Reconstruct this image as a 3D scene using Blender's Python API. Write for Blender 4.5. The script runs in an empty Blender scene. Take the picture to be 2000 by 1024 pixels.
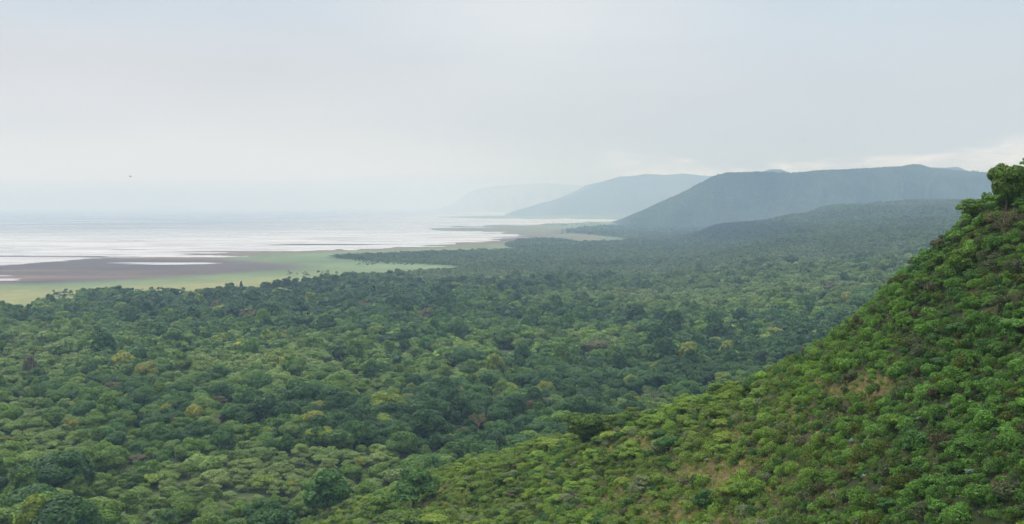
import bpy, math, random
import numpy as np
from mathutils import Vector
D = bpy.data; SC = bpy.context.scene; COL = SC.collection
rng = np.random.default_rng(11); random.seed(11)

# ---------------------------------------------------------------- camera
H, F, CX, Y0 = 180.0, 2145.0, 1000.0, 402.0       # eye height, focal length and level line, in pixels of a 2000 px wide frame
cam = D.cameras.new('camera'); cam.sensor_width = 36; cam.lens = 36*F/2000
cam.shift_y = -(512-Y0)/2000; cam.clip_start = 0.5; cam.clip_end = 200000
co = D.objects.new('camera', cam); COL.objects.link(co)
co.location = (0, 0, H); co.rotation_euler = (math.pi/2, 0, 0); SC.camera = co

# ---------------------------------------------------------------- sky and sun
SUN_EL, SUN_AZ = math.radians(54), math.radians(-58)      # azimuth measured from the view direction, negative to the left
SUN_STRENGTH, HAZE_DENSITY = 2.3, 9.2e-5
HAZE_COLOR, HAZE_ANISO = (0.40, 0.58, 0.84), 0.0
def srgb(r, g, b):
    return tuple(((v/255)/12.92 if v/255 <= .04045 else ((v/255+.055)/1.055)**2.4) for v in (r, g, b))
class NT:
    def __init__(s, t): s.t = t; s.n = t.nodes; s.l = t.links
    def new(s, ty, **k):
        n = s.n.new(ty)
        for a, b in k.items(): setattr(n, a, b)
        return n
    def put(s, sock, v):
        if isinstance(v, bpy.types.NodeSocket): s.l.new(v, sock)
        elif v is not None: sock.default_value = v
    def m(s, op, a, b=None, c=None, clamp=False):
        n = s.new('ShaderNodeMath', operation=op); n.use_clamp = clamp
        s.put(n.inputs[0], a); s.put(n.inputs[1], b)
        if c is not None: s.put(n.inputs[2], c)
        return n.outputs[0]
    def sm(s, v, a, b):                               # smoothstep a..b
        n = s.new('ShaderNodeMapRange', interpolation_type='SMOOTHSTEP')
        s.put(n.inputs['Value'], v); s.put(n.inputs['From Min'], a); s.put(n.inputs['From Max'], b)
        return n.outputs[0]
    def mix(s, f, a, b, bt='MIX'):
        n = s.new('ShaderNodeMix', data_type='RGBA', blend_type=bt); n.clamp_factor = True
        s.put(n.inputs[0], f)
        for sock, v in ((n.inputs[6], a), (n.inputs[7], b)):
            s.put(sock, v if isinstance(v, bpy.types.NodeSocket) else (*v, 1) if len(v) == 3 else v)
        return n.outputs[2]
    def ramp(s, f, stops):
        n = s.new('ShaderNodeValToRGB'); s.put(n.inputs[0], f); e = n.color_ramp.elements
        e[0].position, e[0].color = stops[0][0], (*stops[0][1], 1); e[1].position, e[1].color = stops[-1][0], (*stops[-1][1], 1)
        for p, c in stops[1:-1]:
            k = e.new(p); k.color = (*c, 1)
        return n.outputs[0]
    def noise(s, vec, scale, detail=4, rough=.5, dist=0):
        n = s.new('ShaderNodeTexNoise'); s.put(n.inputs['Vector'], vec); n.inputs['Scale'].default_value = scale
        n.inputs['Detail'].default_value = detail; n.inputs['Roughness'].default_value = rough; n.inputs['Distortion'].default_value = dist
        return n.outputs['Fac']
    def xyz(s, a, b, c):
        n = s.new('ShaderNodeCombineXYZ'); s.put(n.inputs[0], a); s.put(n.inputs[1], b); s.put(n.inputs[2], c); return n.outputs[0]

w = D.worlds.new('World'); SC.world = w; w.use_nodes = True
t = NT(w.node_tree); bg = t.n['Background']; bg.inputs['Strength'].default_value = 0.1
sky = t.new('ShaderNodeTexSky', sky_type='NISHITA'); sky.sun_disc = False; sky.sun_elevation = SUN_EL; sky.sun_rotation = SUN_AZ
sky.altitude = 1000; sky.dust_density = 3
tc = t.new('ShaderNodeTexCoord'); sep = t.new('ShaderNodeSeparateXYZ'); t.l.new(tc.outputs['Generated'], sep.inputs[0])
X, Yv, Z = sep.outputs
az = t.m('ARCTAN2', X, Yv)                            # 0 ahead, negative to the left
# an overcast deck: horizontal bands of slightly different grey, cream low on the left, blue grey to the right
warp = t.noise(t.xyz(t.m('MULTIPLY', az, 1.6), t.m('MULTIPLY', Z, 9), 0), 1.3, 3, .5)
zz = t.m('ADD', Z, t.m('MULTIPLY', t.m('SUBTRACT', warp, .5), .035))
def S(*c): return srgb(*c)
left = t.ramp(zz, [(0, S(196, 216, 230)), (.012, S(212, 224, 230)), (.027, S(246, 240, 226)), (.042, S(234, 231, 224)), (.072, S(218, 218, 220)),
                   (.12, S(212, 213, 217)), (.17, S(204, 213, 223)), (.24, S(200, 211, 224)), (.45, (1.0, 1.04, 1.09)), (1, (1.95, 1.99, 2.03))])
right = t.ramp(zz, [(0, S(205, 216, 222)), (.03, S(206, 214, 219)), (.06, S(203, 211, 219)), (.11, S(206, 213, 220)),
                    (.17, S(202, 214, 225)), (.24, S(200, 211, 224)), (.45, (1.0, 1.04, 1.09)), (1, (1.95, 1.99, 2.03))])
colr = t.mix(t.sm(az, -.25, .22), left, right)
mid = t.mix(t.m('MULTIPLY', t.sm(t.m('ABSOLUTE', t.m('ADD', az, -.02)), .28, 0.0), t.sm(Z, .05, .19)), colr, S(224, 228, 232))
colr = mid
# low cumulus bank behind the hills on the right
cv = t.xyz(t.m('MULTIPLY', az, 9), t.m('MULTIPLY', Z, 26), 3.7)
puff = t.noise(cv, 1.7, 8, .55, .3)
lump = t.noise(t.xyz(t.m('MULTIPLY', az, 7.5), 0, 1.3), 1.0, 2, .5)
top = t.m('ADD', .034, t.m('MULTIPLY', t.m('SUBTRACT', lump, .45), .085))
top = t.m('ADD', top, t.m('MULTIPLY', t.sm(az, .2, .4), .024))
edge = t.sm(t.m('SUBTRACT', t.m('ADD', top, t.m('MULTIPLY', t.m('SUBTRACT', puff, .5), .05)), Z), -.004, .009)
bank = t.m('MULTIPLY', edge, t.sm(az, .06, .14))
bank = t.m('MULTIPLY', bank, t.sm(az, .62, .5))
shade = t.noise(t.xyz(t.m('MULTIPLY', az, 14), t.m('MULTIPLY', Z, 60), 8), 1.3, 5, .5)
bcol = t.mix(t.sm(shade, .3, .7), (.68, .72, .77), (1.10, 1.10, 1.08))
colr = t.mix(t.m('MULTIPLY', bank, .95), colr, bcol)
soft = t.noise(t.xyz(t.m('MULTIPLY', az, 2.2), t.m('MULTIPLY', Z, 11), 5), 2.0, 6, .55)
colr = t.mix(1.0, colr, t.ramp(soft, [(.25, (.955, .958, .965)), (.75, (1.03, 1.03, 1.03))]), 'MULTIPLY')
colr = t.mix(1.0, colr, (10, 10, 10), 'MULTIPLY')
t.l.new(t.mix(.93, sky.outputs[0], colr), bg.inputs['Color'])

sun = D.lights.new('sun', 'SUN'); sun.energy = SUN_STRENGTH; sun.angle = math.radians(9); sun.color = (1, .95, .86)
so = D.objects.new('sun', sun); COL.objects.link(so)
sd = Vector((math.sin(SUN_AZ)*math.cos(SUN_EL), math.cos(SUN_AZ)*math.cos(SUN_EL), math.sin(SUN_EL)))
so.rotation_euler = sd.to_track_quat('Z', 'Y').to_euler(); so.location = (0, 0, 900)
SC.view_settings.view_transform = 'Standard'; SC.view_settings.look = 'None'; SC.view_settings.exposure = 0.14
SC.cycles.volume_bounces = 1; SC.cycles.max_bounces = 6; SC.cycles.diffuse_bounces = 3

# ---------------------------------------------------------------- helpers
def wpos(px, py, Y): return np.array([(px-CX)/F*Y, Y, H+(Y0-py)/F*Y])
def proj(x, y, z): return CX+F*x/y, Y0-F*(z-H)/y
def hash2(ix, iy, s):
    h = (ix.astype(np.int64)*374761393 + iy.astype(np.int64)*668265263 + s*974711) & 0x7fffffff
    h = ((h ^ (h >> 13))*1274126177) & 0x7fffffff
    return ((h ^ (h >> 16)) & 0xffff)/65535.0
def vnoise(x, y, s=0):
    ix, iy = np.floor(x), np.floor(y); fx, fy = x-ix, y-iy
    fx = fx*fx*(3-2*fx); fy = fy*fy*(3-2*fy)
    a, b, c, d = hash2(ix, iy, s), hash2(ix+1, iy, s), hash2(ix, iy+1, s), hash2(ix+1, iy+1, s)
    return (a*(1-fx)+b*fx)*(1-fy)+(c*(1-fx)+d*fx)*fy
def fbm(x, y, s=0, o=4):
    x = np.asarray(x, float); y = np.asarray(y, float); r = 0; a = .5; n = 0
    for k in range(o): r = r+a*vnoise(x*2**k, y*2**k, s+k*17); n += a; a *= .55
    return r/n
def smooth(v, a, b):
    q = np.clip((v-a)/(b-a), 0, 1); return q*q*(3-2*q)
class TPS:                                            # thin plate spline through scattered heights
    def __init__(s, p, v, lam=0.0):
        p = np.array(p, float); v = np.array(v, float); n = len(p); s.p = p
        K = s.k(np.linalg.norm(p[:, None]-p[None], axis=2))+lam*np.eye(n); P = np.c_[np.ones(n), p]
        A = np.block([[K, P], [P.T, np.zeros((3, 3))]]); s.w = np.linalg.solve(A, np.r_[v, 0, 0, 0])
    def k(s, r): return r*r*np.log(np.maximum(r, 1e-9))
    def __call__(s, x, y):
        x, y = np.broadcast_arrays(np.asarray(x, float), np.asarray(y, float)); sh = x.shape; q = np.c_[x.ravel(), y.ravel()]; out = np.empty(len(q))
        for i in range(0, len(q), 50000):
            c = q[i:i+50000]; r = np.linalg.norm(c[:, None]-s.p[None], axis=2)
            out[i:i+50000] = s.k(r)@s.w[:-3]+s.w[-3]+c@s.w[-2:]
        return out.reshape(sh)
def tag(o, label=None, cat=None, group=None, kind=None):
    if label: o['label'] = label
    if cat: o['category'] = cat
    if group: o['group'] = group
    if kind: o['kind'] = kind
    return o
def mesh(name, v, f, mats=(), smooth_=False, fattr=None, vcol=None, midx=None):
    v = np.asarray(v, np.float32); me = D.meshes.new(name)
    f = np.asarray(f, np.int32); k = f.shape[1]; n = len(f)
    me.vertices.add(len(v)); me.vertices.foreach_set('co', v.ravel())
    me.loops.add(n*k); me.loops.foreach_set('vertex_index', f.ravel())
    me.polygons.add(n); me.polygons.foreach_set('loop_start', np.arange(0, n*k, k, dtype=np.int32))
    try: me.polygons.foreach_set('loop_total', np.full(n, k, np.int32))
    except Exception: pass
    if smooth_: me.polygons.foreach_set('use_smooth', np.ones(n, bool))
    if midx is not None: me.polygons.foreach_set('material_index', np.asarray(midx, np.int32))
    if fattr is not None:
        a = me.attributes.new('leaf', 'FLOAT', 'FACE'); a.data.foreach_set('value', np.asarray(fattr, np.float32))
    if vcol is not None:
        a = me.attributes.new('tint', 'FLOAT_VECTOR', 'POINT'); a.data.foreach_set('vector', np.asarray(vcol, np.float32).ravel())
    for m in mats: me.materials.append(m)
    me.update(calc_edges=True); return me
def link(name, me, parent=None, loc=None):
    o = D.objects.new(name, me); COL.objects.link(o)
    if parent: o.parent = parent
    if loc is not None: o.location = loc
    return o
def gridfaces(nr, nc):
    i = np.arange(nr*nc).reshape(nr, nc)
    return np.stack([i[:-1, :-1], i[:-1, 1:], i[1:, 1:], i[1:, :-1]], -1).reshape(-1, 4)

# ---------------------------------------------------------------- materials
def newmat(name):
    m = D.materials.new(name); m.use_nodes = True; m.node_tree.nodes.clear(); q = NT(m.node_tree)
    return m, q, q.new('ShaderNodeOutputMaterial')
def attr(q, name, ty='GEOMETRY'):
    n = q.new('ShaderNodeAttribute', attribute_name=name, attribute_type=ty); return n
def foliage(name, ty, trans=.30):
    m, q, out = newmat(name)
    tint = attr(q, 'tint', ty).outputs['Vector']; lf = attr(q, 'leaf').outputs['Fac']
    c = q.mix(1.0, tint, q.ramp(lf, [(0, (.60, .62, .66)), (.5, (1.02, 1.03, .95)), (.85, (1.3, 1.3, 1.05)), (1, (1.6, 1.5, 1.15))]), 'MULTIPLY')
    d = q.new('ShaderNodeBsdfPrincipled'); q.l.new(c, d.inputs['Base Color']); d.inputs['Roughness'].default_value = .55
    d.inputs['Specular IOR Level'].default_value = .12
    tr = q.new('ShaderNodeBsdfTranslucent'); q.l.new(q.mix(1.0, c, (trans*1.15, trans*1.25, trans*.6), 'MULTIPLY'), tr.inputs[0])
    mx = q.new('ShaderNodeAddShader'); q.l.new(d.outputs[0], mx.inputs[0]); q.l.new(tr.outputs[0], mx.inputs[1]); q.l.new(mx.outputs[0], out.inputs[0]); return m
M_LEAF = foliage('leaves', 'INSTANCER', .60); M_FAR = foliage('far_leaves', 'GEOMETRY', .4)
def simple(name, a, b, scale, rough=.9, detail=5):
    m, q, out = newmat(name); tcn = q.new('ShaderNodeTexCoord')
    d = q.new('ShaderNodeBsdfPrincipled'); d.inputs['Roughness'].default_value = rough; d.inputs['Specular IOR Level'].default_value = .2
    q.l.new(q.ramp(q.noise(tcn.outputs['Object'], scale, detail), [(.3, a), (.7, b)]), d.inputs['Base Color'])
    q.l.new(d.outputs[0], out.inputs[0]); return m
M_BARK = simple('bark', (.055, .042, .032), (.13, .105, .08), 1.5)
M_PALEBARK = simple('pale_bark', (.26, .23, .19), (.45, .41, .35), 1.2)
M_DRY = simple('dry_twigs', (.12, .085, .06), (.24, .18, .135), 2)
M_FEATHER = simple('feathers', (.012, .010, .010), (.03, .022, .016), 20)
M_WHITEF = simple('white_feathers', (.6, .6, .58), (.8, .8, .78), 20)
M_DEAD = simple('dead_leaves', (.14, .10, .065), (.26, .20, .13), 6)

def m_ground():
    m, q, out = newmat('plain_ground'); g = q.new('ShaderNodeNewGeometry').outputs['Position']
    tint = attr(q, 'tint').outputs['Vector']
    n1 = q.noise(g, 1/240, 6, .6); n2 = q.noise(g, 1/35, 5, .6)
    c = q.mix(1.0, tint, q.ramp(n1, [(.3, (.80, .82, .8)), (.7, (1.2, 1.16, 1.1))]), 'MULTIPLY')
    c = q.mix(1.0, c, q.ramp(n2, [(.3, (.84, .86, .84)), (.7, (1.16, 1.13, 1.1))]), 'MULTIPLY')
    d = q.new('ShaderNodeBsdfPrincipled'); d.inputs['Roughness'].default_value = .95; d.inputs['Specular IOR Level'].default_value = .15
    q.l.new(c, d.inputs['Base Color']); q.l.new(d.outputs[0], out.inputs[0]); return m
def m_hill():
    m, q, out = newmat('hillside_soil'); g = q.new('ShaderNodeNewGeometry').outputs['Position']
    n1 = q.noise(g, 1/9, 7, .65, .4); n2 = q.noise(g, 1/1.1, 5, .7); n3 = q.noise(g, 1/45, 3, .5)
    soil = q.mix(n2, (.050, .032, .020), (.13, .09, .058)); grass = q.mix(n2, (.012, .022, .007), (.040, .052, .019))
    f = q.sm(q.m('ADD', n1, q.m('MULTIPLY', q.m('SUBTRACT', n3, .5), .5)), .30, .46)
    dry = attr(q, 'tint').outputs['Fac']
    f = q.m('MULTIPLY', f, q.m('SUBTRACT', 1.0, q.m('MULTIPLY', dry, .7)))
    c = q.mix(f, q.mix(dry, soil, q.mix(n2, (.13, .095, .055), (.27, .21, .12))), grass)
    d = q.new('ShaderNodeBsdfPrincipled'); d.inputs['Roughness'].default_value = .95; d.inputs['Specular IOR Level'].default_value = .1
    q.l.new(c, d.inputs['Base Color'])
    b = q.new('ShaderNodeBump'); b.inputs['Strength'].default_value = .6; b.inputs['Distance'].default_value = .5; q.l.new(n2, b.inputs['Height'])
    q.l.new(b.outputs[0], d.inputs['Normal']); q.l.new(d.outputs[0], out.inputs[0]); return m
def m_mount(name, a, b, sc):
    m, q, out = newmat(name); g = q.new('ShaderNodeNewGeometry').outputs['Position']
    c = q.ramp(q.noise(g, sc, 8, .65), [(.35, a), (.65, b)])
    d = q.new('ShaderNodeBsdfDiffuse'); q.l.new(c, d.inputs[0]); q.l.new(d.outputs[0], out.inputs[0]); return m
def m_water():
    m, q, out = newmat('lake_water'); g = q.new('ShaderNodeNewGeometry').outputs['Position']
    mp = q.new('ShaderNodeMapping'); mp.inputs['Scale'].default_value = (.45, 1, 1); q.l.new(g, mp.inputs[0]); v = mp.outputs[0]
    n1 = q.noise(v, 1/900, 6, .6, .5); n2 = q.noise(v, 1/260, 7, .68, .9); n0 = q.noise(v, 1/4200, 4, .55, .4)
    sp = q.new('ShaderNodeSeparateXYZ'); q.l.new(g, sp.inputs[0])
    deep = q.m('MULTIPLY', q.sm(q.m('ADD', sp.outputs[1], q.m('MULTIPLY', n0, 5000)), 7200, 12500), q.sm(q.m('ADD', sp.outputs[0], q.m('MULTIPLY', n0, 3000)), 3000, -2500))
    d = q.new('ShaderNodeBsdfPrincipled'); q.put(d.inputs['Base Color'], q.mix(deep, q.mix(q.sm(n2, .38, .62), (.30, .295, .31), (.50, .495, .49)), (.16, .18, .21)))
    q.l.new(q.m('SUBTRACT', .5, q.m('MULTIPLY', deep, .36)), d.inputs['Specular IOR Level'])
    d.inputs['IOR'].default_value = 1.33
    q.l.new(q.ramp(n1, [(.38, (.12,)*3), (.6, (.42,)*3)]), d.inputs['Roughness'])
    bp = q.new('ShaderNodeBump'); bp.inputs['Strength'].default_value = .25; bp.inputs['Distance'].default_value = 3.0
    q.l.new(q.noise(v, 1/25, 3, .6), bp.inputs['Height']); q.l.new(bp.outputs[0], d.inputs['Normal'])
    q.l.new(d.outputs[0], out.inputs[0]); return m
M_GROUND, M_HILL, M_WATER = m_ground(), m_hill(), m_water()
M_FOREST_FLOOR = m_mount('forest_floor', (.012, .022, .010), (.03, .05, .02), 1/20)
M_MOUNT = m_mount('mountain_forest', (.016, .030, .014), (.062, .085, .046), 1/500)
M_PALE_MOUNT = m_mount('haze_paled_mountain', (.16, .17, .15), (.28, .28, .24), 1/900)  # far mountain: extra distance haze put into the base colour to soften its contrast
M_MOUNT2 = m_mount('mountain_slope', (.05, .065, .05), (.12, .12, .09), 1/700)

# ---------------------------------------------------------------- where grass, mud and water lie on the plain (outlines as seen, laid on the ground)
W0, W1, R0, R1, DX, DY = -400, 2400, 404, 660, 2.0, 0.5
gx = np.arange(W0, W1, DX)+DX/2; gy = np.arange(R0, R1, DY)+DY/2
GX, GY = np.meshgrid(gx, gy)
# outlines wander a little, as shores do
WXn = GX + 14*(fbm(GX/38, GY/3.2, 3)-.5)*2; WYn = GY + 2.4*(fbm(GX/30, GY/2.5, 9)-.5)*2*smooth(GY, 410, 450) + .8*(fbm(GX/9, GY, 19)-.5)
def blob0(px, py, L):
    r = np.zeros(np.shape(px))
    for bx, by, rx, ry in L: r = np.maximum(r, np.clip(1.6*np.exp(-(((px-bx)/rx)**2+((py-by)/ry)**2)), 0, 1))
    return r
def inside(poly, X=None, Y=None):
    X = WXn if X is None else X; Y = WYn if Y is None else Y
    r = np.zeros(X.shape, bool); n = len(poly)
    for i in range(n):
        (x1, y1), (x2, y2) = poly[i], poly[(i+1) % n]
        if y1 == y2: continue
        c = ((y1 > Y) != (y2 > Y)) & (X < (x2-x1)*(Y-y1)/(y2-y1)+x1); r ^= c
    return r
def blur(a, rx, ry):
    a = a.astype(float)
    for ax, r in ((1, rx), (0, ry)):
        for _ in range(2):
            k = 2*r+1; pad = [(0, 0), (0, 0)]; pad[ax] = (r+1, r); c = np.cumsum(np.pad(a, pad, mode='edge'), axis=ax)
            a = (np.take(c, np.arange(k, c.shape[ax]), axis=ax)-np.take(c, np.arange(0, c.shape[ax]-k), axis=ax))/k
    return a
open_land = inside([(-400, 404), (2400, 404), (2400, 404), (1240, 432), (1215, 438), (1130, 447), (1100, 451), (1140, 457), (1225, 466), (1215, 471), (1120, 474), (1060, 476),
                    (1130, 483), (1185, 487), (1100, 489), (1000, 490), (860, 492), (780, 496), (700, 499), (640, 502), (650, 506), (760, 512), (880, 519), (905, 524), (840, 531), (745, 538),
                    (690, 547), (640, 556), (600, 564), (560, 569), (505, 576), (440, 578), (370, 586), (330, 583), (165, 577), (140, 584), (185, 592), (100, 602), (40, 609), (-400, 650)])
lake = inside([(-400, 404), (2400, 404), (2400, 404), (1240, 431), (1150, 434), (1040, 439), (960, 441), (900, 443), (840, 447), (872, 451), (960, 453), (1010, 458), (1040, 463), (1020, 469), (930, 473),
               (820, 481), (700, 487), (560, 491), (430, 494), (330, 497), (420, 500), (500, 501.5), (330, 503), (210, 505), (150, 507), (90, 512), (20, 518), (-400, 528)])
spit = inside([(800, 410), (1240, 415), (2400, 408), (2400, 404), (800, 404)]) | inside([(830, 424.5), (980, 421.5), (1240, 418), (2400, 418), (2400, 430), (1240, 429), (1100, 427.5), (930, 426.5)])
lake &= ~spit
pool = inside([(-400, 534), (30, 534), (95, 542), (40, 548), (-400, 549)]) | inside([(190, 511), (300, 508), (440, 510), (450, 517), (380, 521), (240, 519)])
if 0: lake |= inside([(-400, 536), (30, 537), (75, 542), (30, 545), (-400, 546)]) | inside([(205, 512), (300, 510.5), (432, 513), (445, 516), (380, 519), (260, 518)])
mud = inside([(-400, 515), (20, 512), (150, 505), (280, 500), (330, 494), (700, 484), (840, 476), (960, 470), (1020, 462), (960, 456), (860, 452), (830, 447), (900, 441), (960, 440),
              (1060, 446), (1120, 452), (1140, 462), (1080, 470), (960, 477), (820, 485), (640, 491), (520, 497), (440, 503), (470, 510), (600, 518), (590, 525), (480, 533), (380, 541), (220, 550), (90, 556), (-400, 552)])
redmud = inside([(700, 483), (900, 474), (1050, 468), (1150, 462), (1100, 456), (1120, 452), (1200, 462), (1130, 470), (1000, 478), (800, 490), (640, 494), (300, 500), (420, 493)])
yellow = inside([(-400, 565), (150, 566), (330, 556), (520, 545), (700, 530), (600, 545), (560, 560), (400, 575), (200, 585), (-400, 640)])
glade = inside([(925, 690), (985, 687), (1030, 694), (1010, 703), (950, 702)], GX, GY)
Lf = blur(lake, 2, 1); Pf = blur(pool, 16, 4); Of = blur(open_land, 7, 3); Mf = blur(mud, 16, 5); Rf = blur(redmud, 12, 3); Yf = blur(yellow, 20, 7)
def samp(A, px, py):
    i = np.clip(((py-R0)/DY-.5), 0, A.shape[0]-1.001); j = np.clip(((px-W0)/DX-.5), 0, A.shape[1]-1.001)
    a, b = i.astype(int), j.astype(int); u, v = i-a, j-b
    return (A[a, b]*(1-v)+A[a, b+1]*v)*(1-u)+(A[a+1, b]*(1-v)+A[a+1, b+1]*v)*u

# ---------------------------------------------------------------- ground of the valley: flat by the lake, rising towards the escarpment on the right
VC = []
for px in (-1400, -600, 0, 500, 900, 1150):
    for Y in (200, 450, 900, 1800, 3500, 6000, 9000, 16000, 40000, 64000): VC.append((px, Y, 0))
for px, Y, z in [(1250, 700, 1), (1250, 2500, 0), (1250, 5000, 0), (1250, 8000, 0), (1250, 16000, 0), (1350, 1000, 3), (1350, 2000, 8), (1350, 3500, 9), (1340, 5000, 2), (1330, 6500, 0), (1350, 9000, 0),
                 (1500, 600, 4), (1500, 1000, 10), (1500, 1500, 18), (1500, 2500, 34), (1500, 4000, 58), (1600, 1200, 20), (1600, 3000, 52),
                 (1700, 600, 8), (1700, 1200, 26), (1700, 2000, 46), (1700, 3500, 78), (1700, 5000, 128), (1900, 1200, 40), (1900, 2000, 66), (1900, 3500, 104), (1900, 5000, 150),
                 (1352, 5300, 3), (1372, 5400, 34), (1392, 5450, 64), (1425, 5500, 84), (1480, 5550, 104), (1540, 5600, 128), (1590, 5700, 138), (1440, 5050, 40), (1500, 4900, 66), (1600, 4900, 104), (1500, 6200, 74), (1570, 6300, 110), (1600, 6600, 156), (1640, 6700, 172), (1760, 6900, 190), (1880, 7000, 197), (2100, 7000, 215),
                 (1420, 7000, 20), (1530, 7600, 40), (1640, 8300, 90), (1760, 8500, 100), (1900, 8800, 120), (1600, 9500, 10), (1900, 10500, 30), (2300, 3500, 160), (2300, 1200, 80), (2500, 7000, 240), (2000, 16000, 0), (2000, 40000, 0), (2400, 64000, 0)]:
    VC.append((px, Y, z))
for px, py, Y in []: pass
vtps = TPS([((p-CX)/F*3.2, math.log(Y)) for p, Y, z in VC], [z for p, Y, z in VC], 1e-3)
def valley(x, y):
    y = np.maximum(np.asarray(y, float), 150); x = np.asarray(x, float)
    z = vtps(x/y*3.2, np.log(y)); z = np.where(np.abs(z) < 2.5, z*np.abs(z)/2.5, z)
    k = smooth(z, 3, 30)
    z = z+k*(34*(fbm(x/300, y/420, 5)-.5)+46*(fbm(x/420+3, y/900, 6)-.5)*smooth(z, 20, 80))
    return np.maximum(z, 0)
cols = np.r_[np.arange(-420, 2421, 4.0)]
rows = np.r_[np.arange(407.9, 560, .5), np.arange(560, 640, 1), np.arange(640, 900, 4), np.arange(900, 2400, 30)]
YY = H*F/(rows-Y0); PXg, YG = np.meshgrid(cols, YY); XG = (PXg-CX)/F*YG; PYg = np.repeat(rows[:, None], len(cols), 1)
ZG = valley(XG, YG)
l = samp(Lf, PXg, PYg); o_ = samp(Of, PXg, PYg)
l = np.where(PYg > 600, 0, l); o_ = np.where(PYg > 655, 0, o_)
flat = ZG < 1.5
streak = fbm(XG/900+YG/2600, YG/150, 31, 5)
near_shore = samp(blur(lake, 30, 14), PXg, PYg)*(1-samp(blur(lake, 60, 26), PXg, PYg))
shallow = smooth(PYg, 452, 476)*(PXg < 1050)
feather = fbm(XG/520+YG/1900, YG/95, 35, 5)-.5
zone = np.clip(4*samp(blur(lake, 34, 8), PXg, PYg)*(1-samp(blur(lake, 34, 8), PXg, PYg)), 0, 1)*(PYg < 560)
bed = (0.5-l)*1.6+zone*feather*4.6*smooth(PYg, 415, 450) + shallow*(l > .5)*smooth(streak, .59, .69)*1.15
pl_ = samp(Pf, PXg, PYg)*(PYg < 560); f2_ = fbm(XG/1300+YG/2400, YG/62, 37, 5)
bed = bed - 1.7*smooth(pl_*.42+f2_, .88, 1.02)*(pl_ > .02)
ZG = np.where(flat, ZG+bed+.35, ZG)
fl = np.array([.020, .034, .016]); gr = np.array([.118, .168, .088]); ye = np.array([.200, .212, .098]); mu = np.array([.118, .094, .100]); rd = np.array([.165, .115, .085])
tint = np.ones(XG.shape+(3,))*gr
g2 = fbm(XG/600, YG/250, 41)[..., None]
tint = tint*(.85+.4*g2)
def over(a, c, f): return a*(1-f[..., None])+c*f[..., None]
tint = over(tint, ye, np.clip(samp(Yf, PXg, PYg)*(.6+.8*fbm(XG/500, YG/160, 43)), 0, 1))
tint = over(tint, rd, np.clip(samp(Rf, PXg, PYg), 0, 1)*.55)
mq = smooth(fbm(XG/1500+YG/3000, YG/150, 47, 5), .36, .62)[..., None]; mu2 = np.array([.080, .066, .078])*(1-mq)+np.array([.150, .108, .098])*mq
tint = over(tint, mu2, np.clip(samp(Mf, PXg, PYg), 0, 1)*(.6+.35*smooth(PYg, 462, 500))); tint = over(tint, mu*.62, np.clip(l*1.3, 0, 1))
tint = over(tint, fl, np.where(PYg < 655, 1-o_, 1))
wd = blob0(PXg, PYg, [(480, 970, 260, 45), (250, 1010, 240, 40), (700, 905, 160, 18), (980, 695, 55, 9)])*smooth(fbm(XG/16, YG/16, 49), .3, .55)*.9
tint = over(tint, np.array([.085, .115, .045]), wd)
gl = samp(blur(glade, 2, 1), PXg, np.minimum(PYg, 659)); 
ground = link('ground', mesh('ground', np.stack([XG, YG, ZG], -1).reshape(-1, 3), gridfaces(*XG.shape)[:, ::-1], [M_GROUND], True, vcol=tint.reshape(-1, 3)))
tag(ground, kind='structure')
def plane(name, x0, x1, y0, y1, z, mat):
    o = link(name, mesh(name, [(x0, y0, z), (x1, y0, z), (x1, y1, z), (x0, y1, z)], [(0, 1, 2, 3)], [mat])); return tag(o, kind='structure')
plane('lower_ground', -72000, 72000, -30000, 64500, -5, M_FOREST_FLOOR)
plane('lake', -60000, 30000, 2200, 64300, .35, M_WATER)

# ---------------------------------------------------------------- the spur of the escarpment in front
HC = []
for px, py, Y in [(2300, 240, 235), (2120, 330, 245), (1990, 385, 255), (1930, 412, 262), (1885, 448, 268), (1840, 490, 276), (1790, 530, 284), (1740, 572, 292), (1680, 628, 300), (1600, 692, 312), (1530, 738, 325), (1430, 786, 360),
                  (1330, 798, 395), (1200, 828, 440), (1080, 866, 480), (1000, 890, 505), (900, 915, 540), (820, 940, 570), (730, 975, 610),
                  (2050, 1040, 152), (1900, 1040, 165), (1750, 1040, 185), (1600, 1040, 212), (1450, 1040, 245), (1300, 1040, 285), (1150, 1040, 330), (1000, 1040, 385), (850, 1040, 445), (700, 1050, 520),
                  (2000, 700, 200), (1800, 800, 215), (1600, 860, 255), (1450, 900, 290), (1300, 910, 345), (1150, 930, 395), (1000, 960, 445)]:
    HC.append(tuple(wpos(px, py, Y)))
HC += [(185, 330, 178), (140, 340, 160), (110, 380, 128), (90, 440, 92), (60, 540, 56), (20, 640, 20), (-60, 720, -8), (170, 460, 110), (260, 420, 150), (240, 560, 60), (150, 620, 25), (330, 700, 10), (50, 760, -15), (-160, 620, -14), (-170, 500, -12),
       (330, 260, 255), (330, 100, 250), (220, 130, 215), (120, 60, 178), (90, 120, 150), (150, 170, 168), (0, 0, 177), (40, 0, 180), (-60, 0, 172), (0, 40, 148), (-60, 60, 130), (0, 120, 100), (-90, 160, 62), (0, 220, 78), (60, 150, 112), (60, 60, 150),
       (-120, 280, 18), (-60, 300, 40), (0, 300, 72), (-120, 400, 8), (-60, 400, 30), (-220, 300, -12), (-220, 160, 10), (-260, 20, 90), (0, -120, 195), (-200, -120, 150), (250, -120, 240), (-350, 200, -20), (-350, 500, -25), (-350, 700, -25)]
htps = TPS([(p[0], p[1]) for p in HC], [p[2] for p in HC], 30.0)
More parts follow.
